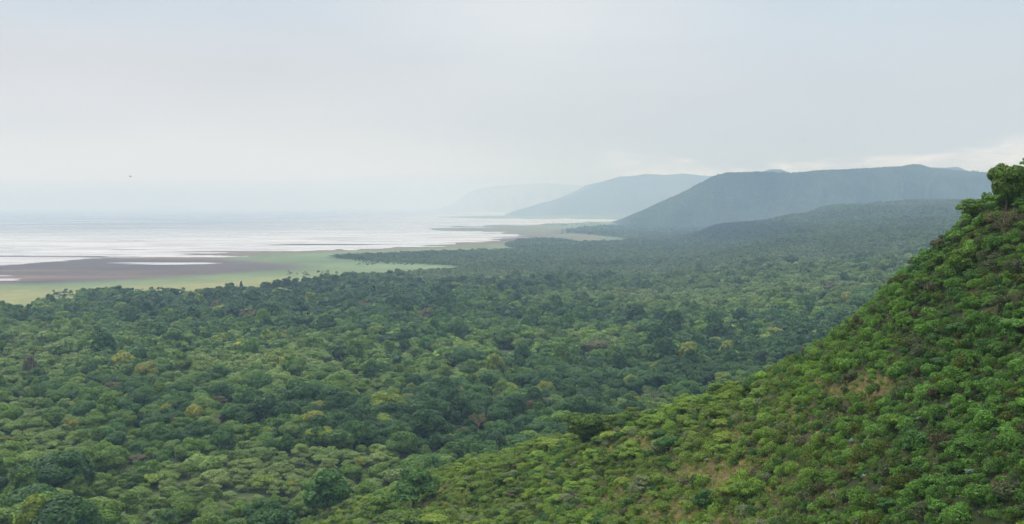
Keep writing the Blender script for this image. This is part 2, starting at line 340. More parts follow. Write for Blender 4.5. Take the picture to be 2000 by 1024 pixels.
def hill0(x, y):
    z = htps(x, y)
    return z+3.2*(fbm(np.asarray(x)/34, np.asarray(y)/34, 71)-.5)+1.6*(fbm(np.asarray(x)/9, np.asarray(y)/9, 77, 3)-.5)
hx = np.arange(-350, 360, 2.5); hy = np.arange(-130, 780, 2.5); HX, HY = np.meshgrid(hx, hy); HZ = hill0(HX, HY)
def hill(x, y):
    x = np.asarray(x, float); y = np.asarray(y, float)
    i = np.clip((y-hy[0])/2.5, 0, len(hy)-1.001); j = np.clip((x-hx[0])/2.5, 0, len(hx)-1.001); a, b = i.astype(int), j.astype(int); u, v = i-a, j-b
    z = (HZ[a, b]*(1-v)+HZ[a, b+1]*v)*(1-u)+(HZ[a+1, b]*(1-v)+HZ[a+1, b+1]*v)*u
    return np.where((x < hx[0]) | (x > hx[-1]) | (y < hy[0]) | (y > hy[-1]), -50, z)
def surf(x, y): return np.maximum(hill(x, y), valley(x, y))
def cast(px, py, y0=60., y1=3000.):                    # where the line of sight through a pixel meets the ground
    px = np.atleast_1d(np.asarray(px, float)); py = np.atleast_1d(np.asarray(py, float)); ys = np.geomspace(y0, y1, 700); res = np.full(px.shape, np.nan)
    for k in range(len(px)):
        x = (px[k]-CX)/F*ys; z = H+(Y0-py[k])/F*ys; d = z-surf(x, ys); i = np.argmax(d < 0)
        if d[i] < 0: res[k] = ys[i]
    return res
# dry grassy places on the slope, by picture outline
PXh, PYh = proj(HX, np.maximum(HY, 30), HZ)
def blob(px, py, L): 
    r = np.zeros(np.shape(px))
    for bx, by, rx, ry, a in L: r = np.maximum(r, a*np.exp(-(((px-bx)/rx)**2+((py-by)/ry)**2)))
    return r
DRY = [(1690, 760, 85, 32, 1), (1255, 870, 80, 26, 1), (1390, 930, 130, 60, .8), (1350, 1010, 120, 50, .8), (1230, 965, 120, 45, .45), (1720, 590, 60, 40, .3), (1500, 860, 120, 70, .55), (1560, 800, 80, 50, .5),
       (870, 965, 45, 26, .8), (1650, 900, 60, 50, .35), (1800, 880, 25, 30, .4), (1560, 960, 90, 60, .4)]
dry = blob(PXh, PYh, DRY)*(HY > 100)
hs = link('hillside', mesh('hillside', np.stack([HX, HY, HZ], -1).reshape(-1, 3), gridfaces(*HX.shape), [M_HILL], True, vcol=np.repeat(dry.reshape(-1, 1), 3, 1)))
tag(hs, kind='structure')

# ---------------------------------------------------------------- hills and mountains beyond
def ridge(name, sil, Yr, Yf, Yb, mat, base=-3, step=3, gull=.55, nr=48, bump=0):
    s = np.array(sil, float); px = np.arange(s[0, 0], s[-1, 0]+.1, step); py = np.interp(px, s[:, 0], s[:, 1])
    yr = np.interp(px, np.linspace(px[0], px[-1], len(Yr)), Yr); xr = (px-CX)/F*yr
    zr = np.maximum(H+(Y0-py)/F*yr, base+1) + bump*(fbm(px/4, px*0, 91, 3)-.5)
    T = np.linspace(0, 1, nr); V = []
    for k, t_ in enumerate(T):
        y = Yf+(yr-Yf)*t_; x = (px-CX)/F*y
        s_ = t_**1.25
        g = ((fbm(xr/420+t_*.6, t_*1.3+0*xr, 55, 5)-.5)+.5*(.5-np.abs(2*fbm(xr/230-t_*.4, t_*.9+0*xr, 59, 3)-1)))*gull*math.sin(math.pi*t_)**.7
        V.append(np.stack([x, y, base+(zr-base)*np.clip(s_+g, 0, 1.0)], -1))
    for t_ in np.linspace(0, 1, 8)[1:]:
        y = yr+(Yb-yr)*t_; V.append(np.stack([(px-CX)/F*yr*(1+.1*t_), y, base+(zr-base)*(1-t_**1.3)], -1))
    V = np.array(V); o = link(name, mesh(name, V.reshape(-1, 3), gridfaces(len(V), len(px)), [mat], True)); tag(o, kind='structure'); return V[:nr]
BIG = ridge('forested_hill', [(1228, 446), (1236, 428), (1250, 415), (1270, 405), (1292, 394), (1318, 382), (1345, 370), (1362, 360), (1395, 343), (1420, 337), (1480, 335), (1530, 337), (1545, 338), (1600, 333), (1700, 328), (1760, 325),
      (1785, 320), (1800, 322), (1815, 327), (1870, 333), (1930, 337), (2000, 345), (2400, 352)], [9300, 9300, 9600, 9800, 10000], 8700, 12500, M_MOUNT, bump=10)
ridge('hill_beyond', [(1470, 340), (1490, 335), (1505, 331), (1525, 331), (1545, 338), (1600, 345)], [13000], 11500, 14000, M_MOUNT)
ridge('peak_beyond', [(1780, 340), (1810, 327), (1845, 328), (1870, 326), (1890, 334), (1960, 348)], [15000], 13500, 17000, M_MOUNT)
ridge('mountain', [(985, 420), (1008, 411), (1035, 404), (1060, 396), (1110, 386), (1150, 368), (1190, 351), (1215, 344), (1228, 345), (1262, 340), (1300, 342), (1335, 339), (1370, 343), (1450, 348), (1600, 365)], [21500], 20000, 24500, M_MOUNT2, gull=.14)
ridge('mountain_behind', [(1000, 418), (1040, 404), (1090, 388), (1125, 373), (1145, 362), (1180, 354), (1210, 345), (1300, 343), (1500, 350)], [24000], 23000, 27000, M_MOUNT2)
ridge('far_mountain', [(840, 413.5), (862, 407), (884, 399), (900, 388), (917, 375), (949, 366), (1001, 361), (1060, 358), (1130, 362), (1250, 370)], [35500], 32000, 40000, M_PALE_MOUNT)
ridge('far_island', [(285, 407.5), (310, 404), (335, 402.5), (355, 403), (380, 406.5), (390, 408)], [56000], 54500, 58000, M_MOUNT2, base=-1)

# ---------------------------------------------------------------- plants
def unit(n):
    v = rng.normal(size=(n, 3)); return v/np.linalg.norm(v, axis=1)[:, None]
def leafquads(P, N, size, elong=1.0):
    n = len(P); N = N/np.linalg.norm(N, axis=1)[:, None]; a = np.cross(N, unit(n)); a /= np.linalg.norm(a, axis=1)[:, None]; b = np.cross(N, a)
    s = size*rng.uniform(.6, 1.35, n)[:, None]; a = a*s*elong; b = b*s*rng.uniform(.55, 1, n)[:, None]
    V = np.stack([P-a, P-b*.8+N*s*.12, P+a, P+b*.9-N*s*.10], 1).reshape(-1, 3)
    return V, np.arange(n*4).reshape(n, 4)
def crown(lobes, n, size, low=-.35, wild=.55, skin=(.80, 1.06)):
    L = np.array(lobes, float); w_ = (L[:, 3]*L[:, 3]+2*L[:, 3]*L[:, 5]); w_ /= w_.sum()
    P, N = [], []; got = 0
    while got < n:
        m_ = n*2; k = rng.choice(len(L), m_, p=w_); d = unit(m_); ok = d[:, 2] > low-.25*rng.random(m_)
        k, d = k[ok], d[ok]; c = L[k, :3]; r = L[k, 3:6]; p = c+d*r*rng.uniform(*skin, len(d))[:, None]
        keep = np.ones(len(p), bool)
        for q in L: keep &= (((p-q[:3])/q[3:6])**2).sum(1) > .62
        p, nn = p[keep], (d/r)[keep]; nn /= np.linalg.norm(nn, axis=1)[:, None]
        P.append(p); N.append(nn); got += len(p)
    P = np.concatenate(P)[:n]; N = np.concatenate(N)[:n]+wild*rng.normal(size=(n, 3)); return leafquads(P, N, size)
def tube(path, radii, sides=6):
    path = np.array(path, float); V, Fc = [], []
    for i, p in enumerate(path):
        t_ = path[min(i+1, len(path)-1)]-path[max(i-1, 0)]; t_ /= np.linalg.norm(t_); a = np.cross(t_, [.31, .95, .02]); a /= np.linalg.norm(a); b = np.cross(t_, a)
        for k in range(sides):
            an = 2*math.pi*k/sides; V.append(p+radii[i]*(math.cos(an)*a+math.sin(an)*b))
    for i in range(len(path)-1):
        for k in range(sides): Fc.append((i*sides+k, i*sides+(k+1) % sides, (i+1)*sides+(k+1) % sides, (i+1)*sides+k))
    return np.array(V), np.array(Fc)
def cat(parts):
    V, Fc, o = [], [], 0
    for v, f in parts: V.append(v); Fc.append(f+o); o += len(v)
    return np.concatenate(V), np.concatenate(Fc)
def trunk_parts(h, r, tips, fork=.45, lean=0):
    base = np.array([0, 0, -1.2]); fk = np.array([lean*h, rng.normal()*.03*h, h*fork]); P = [tube([base, base+(fk-base)*.5+rng.normal(size=3)*.04*h*[1, 1, 0], fk], [r*1.35, r, r*.8])]
    for tp in tips:
        tp = np.array(tp, float); m_ = fk+(tp-fk)*.5+np.array([0, 0, .06*h])+rng.normal(size=3)*.03*h
        P.append(tube([fk-[0, 0, .03*h], m_, tp], [r*.62, r*.38, r*.14], 5))
    return P
# each builder returns (crown verts, faces), (trunk verts, faces); crown radius about 1 unit = R
def lobes_round(n, R, h0, h1, flat=.8, seedr=.62):
    out = []
    for i in range(n):
        a = 2.399*i+rng.random()*.7; rr = R*seedr*math.sqrt((i+.5)/n)*rng.uniform(.8, 1.15); z = h1-(h1-h0)*(rr/R)**1.3*rng.uniform(.5, 1.1)
        s = R*rng.uniform(.30, .46); out.append((rr*math.cos(a), rr*math.sin(a), z-s*flat, s, s, s*flat*rng.uniform(.8, 1.1)))
    return out
def b_round(nq, sz, R=6.5, hh=11):
    L = lobes_round(int(rng.integers(9, 16)), R, hh*rng.uniform(.3, .5), hh, .85, rng.uniform(.52, .68)); sk = rng.uniform(.8, 1.2); L = [(a*sk, b/sk, c+rng.normal()*.05*hh, d*w, e*w, f*w*rng.uniform(.8, 1.15)) for (a, b, c, d, e, f), w in zip(L, rng.uniform(.7, 1.25, len(L)))]; L.append((0, 0, hh*.5, R*.62, R*.62, hh*.30))
    return crown(L, nq, sz, wild=.30), trunk_parts(hh, .38, [(l_[0]*.8, l_[1]*.8, l_[2]) for l_ in L[:6]], .35)
def b_bushy(nq, sz, R=6, hh=8):
    L = []
    for i in range(15):
        a = 2.399*i+rng.random(); z = hh*(.12+.78*(i/15)); rr = R*.66*math.sqrt(max(.02, 1-(z/hh)**1.7))*rng.uniform(.6, 1.1); s = R*rng.uniform(.28, .46); L.append((rr*math.cos(a), rr*math.sin(a), z, s, s, s*.8))
    return crown(L, nq, sz, low=-.6, wild=.45), trunk_parts(hh, .26, [(l_[0]*.9, l_[1]*.9, l_[2]) for l_ in L[6:14]], .2)
def b_bare(nq, sz, R=5, hh=9):
    P = []; tips = []
    for i in range(9):
        a = 2.4*i+rng.random(); rr = R*rng.uniform(.45, 1); tp = np.array([rr*math.cos(a), rr*math.sin(a), hh*rng.uniform(.62, 1)-.2*rr]); tips.append(tp)
    P += trunk_parts(hh, .26, tips, .35)
    for tp in tips:
        for j in range(4): e = tp+rng.normal(size=3)*[1.1, 1.1, .8]; P.append(tube([tp*.75+np.array([0, 0, hh*.1]), (tp+e)/2, e], [.07, .05, .02], 3))
    L = [(*tp, 1.3, 1.3, .9) for tp in tips]
    return crown(L, nq, sz, low=-1, wild=1, skin=(.1, 1.4)), P
def b_tall(nq, sz, R=5.6, hh=12.5):
    L = []
    for i in range(13):
        z = hh*(.42+.52*i/12); rr = R*.55*math.sin(math.pi*min(1, (.25+.72*i/12)))*rng.uniform(.5, 1.1); a = 2.4*i+rng.random(); s = R*rng.uniform(.32, .5); L.append((rr*math.cos(a), rr*math.sin(a), z, s, s, s*.75))
    return crown(L, nq, sz, wild=.6), trunk_parts(hh, .42, [(l_[0], l_[1], l_[2]) for l_ in L[4:10]], .4)
def b_umbrella(nq, sz, R=5.5, hh=8):
    L = []
    for i in range(11):
        a = 2.399*i+rng.random()*.5; rr = R*.72*math.sqrt((i+.3)/11); s = R*rng.uniform(.28, .42); L.append((rr*math.cos(a), rr*math.sin(a), hh*.78-.42*hh*(rr/R)**2+rng.normal()*.04*hh, s, s, s*.58))
    L.append((0, 0, hh*.58, R*.55, R*.55, hh*.22))
    return crown(L, nq, sz, low=-.3, wild=.30), trunk_parts(hh, .22, [(l_[0]*.85, l_[1]*.85, l_[2]-.1*hh) for l_ in L[3:11]], .3)
def b_layer(nq, sz, R=6, hh=9):
    L = []
    for i in range(14):
        a = 2.399*i+rng.random()*.8; lay = i % 3; rr = R*(.75-.18*lay)*math.sqrt((i+1)/14); s = R*rng.uniform(.24, .38); L.append((rr*math.cos(a), rr*math.sin(a), hh*(.46+.19*lay)+rng.normal()*.02*hh, s, s, s*.46))
    return crown(L, nq, sz, low=-.2, wild=.45), trunk_parts(hh, .3, [(l_[0]*.85, l_[1]*.85, l_[2]) for l_ in L[3:12]], .3)
def b_shrub(nq, sz, R=2.2, hh=2.9, n=6, wild=.5):
    L = []
    for i in range(n):
        a = 2.399*i+rng.random(); rr = R*.6*math.sqrt(i/n); s = R*rng.uniform(.36, .55); L.append((rr*math.cos(a), rr*math.sin(a), max(s*.5, hh*rng.uniform(.35, .75)-.25*rr), s, s, s*rng.uniform(.65, 1.0)))
    P = [tube([(0, 0, -.5), (l_[0]*.5, l_[1]*.5, l_[2]*.5), (l_[0], l_[1], l_[2])], [.07, .05, .02], 4) for l_ in L[:4]]
    return crown(L, nq, sz, low=-.5, wild=wild, skin=(.7, 1.18)), P
def b_leggy(nq, sz, R=2.0, hh=3.2):
    L = []; P = []
    for i in range(9):
        a = rng.random()*6.28; rr = R*rng.uniform(.2, .85); z = hh*rng.uniform(.35, .95); s = R*rng.uniform(.18, .34); L.append((rr*math.cos(a), rr*math.sin(a), z, s, s, s*.8))
        P.append(tube([(0, 0, -.4), (rr*.4*math.cos(a), rr*.4*math.sin(a), z*.6), L[-1][:3]], [.06, .045, .02], 4))
    return crown(L, nq, sz, low=-.9, wild=.9, skin=(.3, 1.25)), P
def b_herb(nq, sz, R=.8, hh=.6):
    L = [(R*.5*math.cos(a), R*.5*math.sin(a), hh*rng.uniform(.1, .4), R*.5, R*.5, hh*rng.uniform(.4, .9)) for a in (0.3, 2.2, 4.4)]
    return crown(L, nq, sz, low=-.2, wild=.8, skin=(.6, 1.3)), [tube([(0, 0, -.2), (0, 0, .2)], [.02, .01], 3)]
def b_tuft(nq, sz, R=.45):
    V = []
    for i in range(nq):
        a = rng.random()*6.28; r = R*math.sqrt(rng.random()); b = np.array([r*math.cos(a), r*math.sin(a), -.1]); h = rng.uniform(.4, 1.0); ln = np.array([b[0]*.7+rng.normal()*.14, b[1]*.7+rng.normal()*.14, h]); an = rng.random()*3.14; w_ = np.array([math.cos(an), math.sin(an), 0])*.045
        V += [b-w_, b+w_, b+ln*.6+w_*.8, b+ln-w_*.2]
    return (np.array(V), np.arange(len(V)).reshape(-1, 4)), [tube([(0, 0, -.2), (0, 0, .1)], [.02, .01], 3)]
def as_mesh(name, vf, mat, leafy=True):
    return mesh(name, vf[0], vf[1], [mat], not leafy, fattr=np.clip(rng.normal(.45, .22, len(vf[1])), 0, 1) if leafy else None)
class Kind:                                             # crown mesh and trunk mesh of one variant
    def __init__(s, b, nq, sz, bark=M_BARK, **k):
        c, tp = b(nq, sz, **k); s.crown = as_mesh('crown', c, M_LEAF); s.trunk = as_mesh('trunk', cat(tp), bark, False)
        s.both = None; v = c[0]; s.R = float(np.percentile(np.hypot(v[:, 0], v[:, 1]), 97)); s.h = float(np.percentile(v[:, 2], 99))
        # crown and trunk in one mesh for shrubs and for the mass
        f2 = np.concatenate([c[1], cat(tp)[1]+len(c[0])]); v2 = np.concatenate([c[0], cat(tp)[0]])
        lf = np.r_[np.clip(rng.normal(.45, .22, len(c[1])), 0, 1), np.full(len(f2)-len(c[1]), .2)]
        s.both = mesh('plant', v2, f2, [M_LEAF, bark], False, fattr=lf, midx=np.r_[np.zeros(len(c[1])), np.ones(len(f2)-len(c[1]))])
ROUND = [Kind(b_round, 2600, .50) for _ in range(5)]+[Kind(b_tall, 2600, .48)]+[Kind(b_bushy, 2600, .44) for _ in range(3)]
BARE = [Kind(b_bare, 900, .17, M_DRY) for _ in range(2)]+[Kind(b_bare, 1500, .17, M_DRY)]
UMB = [Kind(b_umbrella, 1900, .36) for _ in range(4)]+[Kind(b_layer, 2100, .38) for _ in range(2)]
HERB = [Kind(b_herb, 70, .17) for _ in range(4)]; TUFT = [Kind(b_tuft, 34, .5) for _ in range(4)]
SHRUB = [Kind(b_shrub, 900, .20) for _ in range(4)]+[Kind(b_leggy, 650, .19) for _ in range(2)]+[Kind(b_shrub, 1000, .17, n=9, R=2.6, hh=2.2, wild=.5) for _ in range(2)]
MIDR = [Kind(b_round, 420, 1.15) for _ in range(6)]+[Kind(b_tall, 400, 1.1)]; MIDU = [Kind(b_umbrella, 330, .85) for _ in range(2)]+[Kind(b_layer, 340, .9)]

# colours (base colours of foliage)
DARK = np.array([.026, .062, .020]); DEEP = np.array([.038, .088, .022]); GREEN = np.array([.078, .134, .020]); LIGHT = np.array([.136, .190, .034]); LIME = np.array([.170, .225, .034])
GREY = np.array([.135, .165, .085]); YEL = np.array([.25, .275, .045]); BROWN = np.array([.130, .120, .066]); VIV = np.array([.088, .158, .020])
def place_noise(x, y, s, L): return fbm(np.asarray(x)/L, np.asarray(y)/L, s, 3)

# --- sites over the valley
def ring(y0, y1, sp, jit=.42):
    P = []
    ny = int((y1-y0)/sp)
    for j in range(ny):
        y = y0+(j+.5)*sp; xa, xb = (-330-CX)/F*y, (2330-CX)/F*y; n = int((xb-xa)/sp)
        xs = xa+(np.arange(n)+.5+(j % 2)*.5)*sp; P.append(np.c_[xs, np.full(n, y)])
    P = np.concatenate(P); return P+rng.uniform(-jit, jit, P.shape)*sp
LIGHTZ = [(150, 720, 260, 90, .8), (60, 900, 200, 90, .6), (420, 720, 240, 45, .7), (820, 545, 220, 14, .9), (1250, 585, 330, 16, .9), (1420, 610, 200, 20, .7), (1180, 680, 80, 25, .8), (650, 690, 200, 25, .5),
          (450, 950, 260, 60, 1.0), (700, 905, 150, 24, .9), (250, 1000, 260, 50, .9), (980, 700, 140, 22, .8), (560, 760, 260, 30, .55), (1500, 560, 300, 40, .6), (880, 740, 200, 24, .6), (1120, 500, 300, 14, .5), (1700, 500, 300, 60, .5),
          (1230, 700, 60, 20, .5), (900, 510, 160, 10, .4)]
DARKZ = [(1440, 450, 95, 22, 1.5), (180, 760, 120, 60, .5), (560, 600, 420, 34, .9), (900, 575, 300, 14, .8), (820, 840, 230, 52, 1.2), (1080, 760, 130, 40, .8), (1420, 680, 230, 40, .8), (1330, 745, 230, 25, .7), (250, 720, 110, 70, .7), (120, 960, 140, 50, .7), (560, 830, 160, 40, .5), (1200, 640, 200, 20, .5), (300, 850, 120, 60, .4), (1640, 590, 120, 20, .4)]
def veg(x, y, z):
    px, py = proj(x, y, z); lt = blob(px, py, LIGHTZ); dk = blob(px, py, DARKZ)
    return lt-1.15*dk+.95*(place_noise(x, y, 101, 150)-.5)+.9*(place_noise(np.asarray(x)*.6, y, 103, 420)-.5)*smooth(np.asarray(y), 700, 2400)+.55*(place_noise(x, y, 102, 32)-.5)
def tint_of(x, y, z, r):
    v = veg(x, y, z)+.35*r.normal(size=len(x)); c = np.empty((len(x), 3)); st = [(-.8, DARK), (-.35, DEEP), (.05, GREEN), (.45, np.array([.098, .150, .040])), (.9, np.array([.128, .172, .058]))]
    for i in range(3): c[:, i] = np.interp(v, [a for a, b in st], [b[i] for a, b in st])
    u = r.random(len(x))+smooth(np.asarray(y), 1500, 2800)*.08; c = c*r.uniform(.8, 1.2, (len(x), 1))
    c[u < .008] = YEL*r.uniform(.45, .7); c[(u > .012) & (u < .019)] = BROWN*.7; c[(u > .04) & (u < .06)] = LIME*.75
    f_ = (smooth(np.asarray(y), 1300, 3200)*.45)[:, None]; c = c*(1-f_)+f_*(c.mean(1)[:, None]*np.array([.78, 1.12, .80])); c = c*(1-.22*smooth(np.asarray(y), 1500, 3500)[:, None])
    return c, v
def occluded(x, y, z, slack=6.0):                       # hidden behind nearer ground (by more than SLACK metres)
    m_ = np.zeros(len(x), bool)
    for t_ in np.linspace(.08, .97, 40):
        m_ |= surf_fast(x*t_, y*t_) > H+(z-H)*t_+slack
    return m_
def surf_fast(x, y): return hill(x, y)
sites = []
P = ring(380, 1150, 11.0); sites.append((P, 0))
P = ring(1150, 2700, 12.6); sites.append((P, 1))
def usable(P, edge=.5):
    x, y = P[:, 0], P[:, 1]; z = valley(x, y); px, py = proj(x, y, z); pz = Y0+H*F/y      # picture row of the flat ground there
    on = samp(Of, px, np.clip(pz, R0, R1-1))+.9*(place_noise(x, y, 171, 55)-.5)+.25*(rng.random(len(x))-.5); ok = (hill(x, y) < z-.3)
    ok &= ~((z < 2) & (pz < R1-1) & (on > edge)) & ~((z < 1) & (y > 9800) & (px < 1240)); ok &= z > -1
    return ok, z, px, py
# a plant record: kind, variant, x, y, z, scale (x3), turn, colour
class Rec:
    __slots__ = ('kind', 'var', 'p', 's', 'rot', 'c', 'lod', 'label', 'cat', 'name', 'fixed', 'lib')
def libs(kind, lod=0):
    if kind == 'round': return MIDR if lod else ROUND
    if kind == 'bare': return BARE
    if kind == 'umb': return MIDU if lod else UMB
    return {'shrub': SHRUB, 'herb': HERB, 'tuft': TUFT}[kind]
RECS = []
def add(kind, var, p, s, rot, c, lod=0, fixed=None):
    r = Rec(); r.kind, r.var, r.p, r.s, r.rot, r.c, r.lod, r.fixed, r.label = kind, int(var), tuple(float(v) for v in p), tuple(float(v) for v in np.broadcast_to(s, 3)), float(rot), tuple(float(v) for v in c), lod, fixed, None
    RECS.append(r); return r

# --- single plants that stand out in the photograph: (kind, variant, picture x, picture y of the foot, half width px, height px, colour, name, label)
MARKS = [
 ('round', 0, 1140, 868, 44, 60, GREEN*.75, 'broad dark green tree with thick dark trunk standing alone on the spur crest'),
 ('round', 0, 1968, 420, 40, 94, GREEN*.85, 'round bushy tree on the hilltop against the sky at the right edge'),
 ('round', 5, 640, 1016, 46, 96, DEEP*1.1, 'tall dark tree with pale forked trunks in the gully at the bottom'),
 ('umb', 4, 808, 1004, 56, 82, DEEP*1.05, 'large domed dark green tree beside the gully at the bottom'),
 ('umb', 5, 745, 1020, 46, 50, GREEN*.9, 'flat layered dark green tree left of the large domed tree'),
 ('umb', 1, 790, 1045, 60, 44, GREEN*.8, 'wide low olive green tree cut by the bottom edge below the domed tree'),
 ('umb', 2, 852, 1032, 30, 26, LIME, 'small yellow-green tree at the bottom edge right of the domed tree'),
 ('round', 2, 1342, 785, 28, 40, DEEP*1.2, 'dark round tree at the foot of the slope where the forest begins'),
 ('round', 3, 1466, 772, 20, 36, DEEP*1.2, 'small dark round tree on the ridge line at the forest edge'),
 ('round', 2, 905, 722, 32, 42, DARK*1.5, 'dark round tree standing just left of the pale forest clearing'),
 ('round', 1, 986, 708, 14, 16, DARK*1.6, 'small round dark tree in the pale forest clearing'),
 ('round', 0, 1165, 705, 34, 40, BROWN*.55+DEEP*.3, 'broad brownish green tree rising right of the forest clearing'),
 ('round', 2, 380, 835, 22, 42, YEL*.62, 'bright yellow-green tree of two in the left forest, right-hand one'),
 ('round', 3, 322, 828, 19, 36, YEL*.55, 'yellow-green tree of two in the left forest, left-hand one'),
 ('round', 1, 577, 828, 20, 36, YEL*.60, 'yellow-green tree at the left end of the yellowing row'),
 ('round', 0, 630, 825, 24, 40, YEL*.45+BROWN*.2, 'golden brown tree beside the left end of the yellowing row'),
 ('round', 5, 736, 825, 20, 36, BROWN*.6+YEL*.3, 'brownish gold tree in the middle of the yellowing row'),
 ('round', 0, 845, 803, 30, 36, YEL*.52, 'wide yellow-green tree in the middle of the yellowing row'),
 ('round', 2, 795, 805, 20, 34, YEL*.50, 'narrower yellow-green tree touching the wide one in the row'),
 ('round', 4, 930, 806, 24, 36, BROWN*.75+YEL*.15, 'pinkish brown tree at the right end of the yellowing row'),
 ('round', 0, 955, 830, 18, 30, YEL*.55, 'yellow-green tree below the pinkish brown tree in the dark forest'),
 ('round', 3, 1282, 742, 15, 32, YEL*.55, 'lone yellow-green tree in the dark forest above the spur'),
 ('round', 1, 870, 818, 18, 20, YEL*.58, 'small yellow crown in front of the wide yellow-green tree'),
 ('umb', 1, 855, 915, 34, 26, DEEP*1.3, 'flat dark green tree at the top of the gully beside bare soil'),
 ('round', 0, 798, 895, 24, 32, GREEN*1.1, 'pale green round tree against the dark forest wall'),
 ('umb', 0, 300, 957, 28, 30, LIGHT, 'light green umbrella tree in the grassy woodland lower left'),
 ('umb', 3, 350, 997, 24, 26, GREEN, 'dark green umbrella tree below the light one in the lower left woodland'),
 ('umb', 1, 512, 965, 32, 34, LIGHT*.85, 'broad olive umbrella tree on the grassy patch'),
 ('umb', 2, 35, 1003, 36, 34, (LIGHT+YEL)/2, 'pale yellowish green tree near the lower left corner'),
 ('umb', 0, 1190, 870, 20, 24, LIME, 'bright lime green tree just right of the lone crest tree'),
 ('umb', 1, 1080, 880, 26, 20, LIME*.9, 'lime green flat tree on the spur edge left of the lone crest tree'),
 ('umb', 3, 1305, 890, 28, 38, DEEP*1.3, 'dense dark green tree right of the pale dry grass patch'),
 ('round', 8, 1380, 990, 26, 34, DEEP*1.1, 'dark blue-green round bush tree on the dry slope near the bottom'),
 ('umb', 2, 1745, 848, 32, 36, GREEN*1.1, 'flat-topped tree in the middle of the steep green slope'),
 ('round', 7, 1795, 880, 30, 34, DEEP*1.3, 'dense rounded tree right of the flat-topped slope tree'),
 ('round', 7, 1880, 530, 30, 44, GREEN, 'rounded tree on the skyline below the hilltop'),
 ('umb', 5, 1898, 440, 34, 50, GREEN, 'leaning leafy tree on the skyline left of the brown bare tree'),
 ('round', 1, 644, 546, 4.5, 9, DARK*.7, 'tiny dark mushroom-shaped tree standing alone on the grass beyond the forest'),
 ('round', 5, 471, 567, 3.2, 17, DARK*.8, 'thin tall lone tree at the grass edge left of the dark clump'),
 ('round', 0, 523, 572, 14, 13, DARK*.8, 'left-hand tree of the dark clump jutting into the yellow grass'),
 ('round', 2, 546, 573, 14, 15, DARK*.75, 'taller middle tree of the dark clump jutting into the yellow grass'),
 ('round', 1, 574, 572, 17, 10, DARK*.85, 'low right-hand tree of the dark clump at the grass edge'),
 ('bare', 2, 1162, 828, 20, 24, BROWN*.8, 'reddish brown bare-branched tree on the ridge right of the lone crest tree'),
 ('bare', 0, 1115, 852, 18, 20, BROWN, 'pale grey leafless tree left of the lone crest tree'),
 ('bare', 1, 1962, 470, 38, 56, BROWN*.7, 'bare brown tree with pale crooked branches below the hilltop'),
 ('bare', 0, 1282, 790, 24, 26, GREY*.8, 'pale bare tree at the slope foot below the lone yellow tree'),
 ('bare', 1, 1092, 800, 13, 36, GREY*.6, 'slender dead tree with white trunk in the dark forest'),
 ('bare', 0, 1712, 545, 18, 34, GREEN*.7, 'sparse pale-branched tree on the skyline halfway up the slope'),
 ('bare', 1, 1710, 895, 16, 34, BROWN*.7, 'thin bare tree with pale stem on the slope right of the flat-topped tree'),
 ('bare', 2, 1650, 945, 26, 30, BROWN*.6, 'brownish bare shrubby tree low on the steep slope'),
 ('bare', 0, 1980, 610, 16, 46, GREY*.6, 'pale dead tree at the right edge below the hilltop'),
 ('bare', 2, 935, 850, 18, 40, BROWN*.9, 'brown leafless tree against the dark forest wall'),
 ('bare', 0, 440, 648, 15, 20, GREY*.8, 'grey bare tree far out in the forest, right-hand of two'),
 ('bare', 1, 312, 648, 13, 18, BROWN*.9, 'grey bare tree far out in the forest, left-hand of two'),
]
def place_mark(kind, var, px, py, rpx, hpx, c, label, lib=None, name=None, cat_=None):
    Y = cast(px, min(py, 1100))[0]
    if not np.isfinite(Y): Y = 280.
    x = (px-CX)/F*Y; z = float(surf(x, Y)); K = (lib or libs(kind))[var % len(lib or libs(kind))]
    s = rpx/F*Y/K.R; sz = hpx/F*Y/K.h
    r = add(kind, var % len(libs(kind)), (x, Y, z-.1), (s, s, sz), rng.random()*6.28, c, fixed=True); r.label = label; return r
MK = [place_mark(*m_) for m_ in MARKS]
MKxy = np.array([(r.p[0], r.p[1], r.s[0]*6) for r in MK])
def clear_of_marks(x, y, f=.75):
    d = np.hypot(x[:, None]-MKxy[None, :, 0], y[:, None]-MKxy[None, :, 1]); return (d > MKxy[None, :, 2]*f).all(1)

# --- trees of the valley
for P, lod in sites:
    ok, z, px, py = usable(P); P, z, px, py = P[ok], z[ok], px[ok], py[ok]
    pz = np.clip(Y0+H*F/P[:, 1], R0, R1-1)
    hid = occluded(P[:, 0], P[:, 1], z+10); cl = clear_of_marks(P[:, 0], P[:, 1], .6)
    # clearings
    gl_ = ((px-980)/52)**2+((py-694)/8)**2 < 1
    gr_ = (place_noise(P[:, 0], P[:, 1], 151, 26) > .62) & (blob(px, py, [(540, 980, 150, 40, 1), (350, 1010, 120, 30, .7)]) > .3)
    k = ~hid & cl & ~gl_ & ~gr_; P, z, px, py = P[k], z[k], px[k], py[k]
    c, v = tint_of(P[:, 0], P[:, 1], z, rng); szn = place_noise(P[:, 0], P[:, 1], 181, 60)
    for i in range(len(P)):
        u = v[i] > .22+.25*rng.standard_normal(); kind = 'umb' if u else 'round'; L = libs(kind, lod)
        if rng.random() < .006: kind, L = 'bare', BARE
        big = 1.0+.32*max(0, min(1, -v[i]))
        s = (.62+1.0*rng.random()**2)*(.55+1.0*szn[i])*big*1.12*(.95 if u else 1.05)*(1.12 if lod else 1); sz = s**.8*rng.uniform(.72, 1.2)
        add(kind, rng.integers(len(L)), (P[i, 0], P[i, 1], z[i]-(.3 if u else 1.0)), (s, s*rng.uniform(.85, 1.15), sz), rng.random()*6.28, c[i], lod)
n_valley = len(RECS)

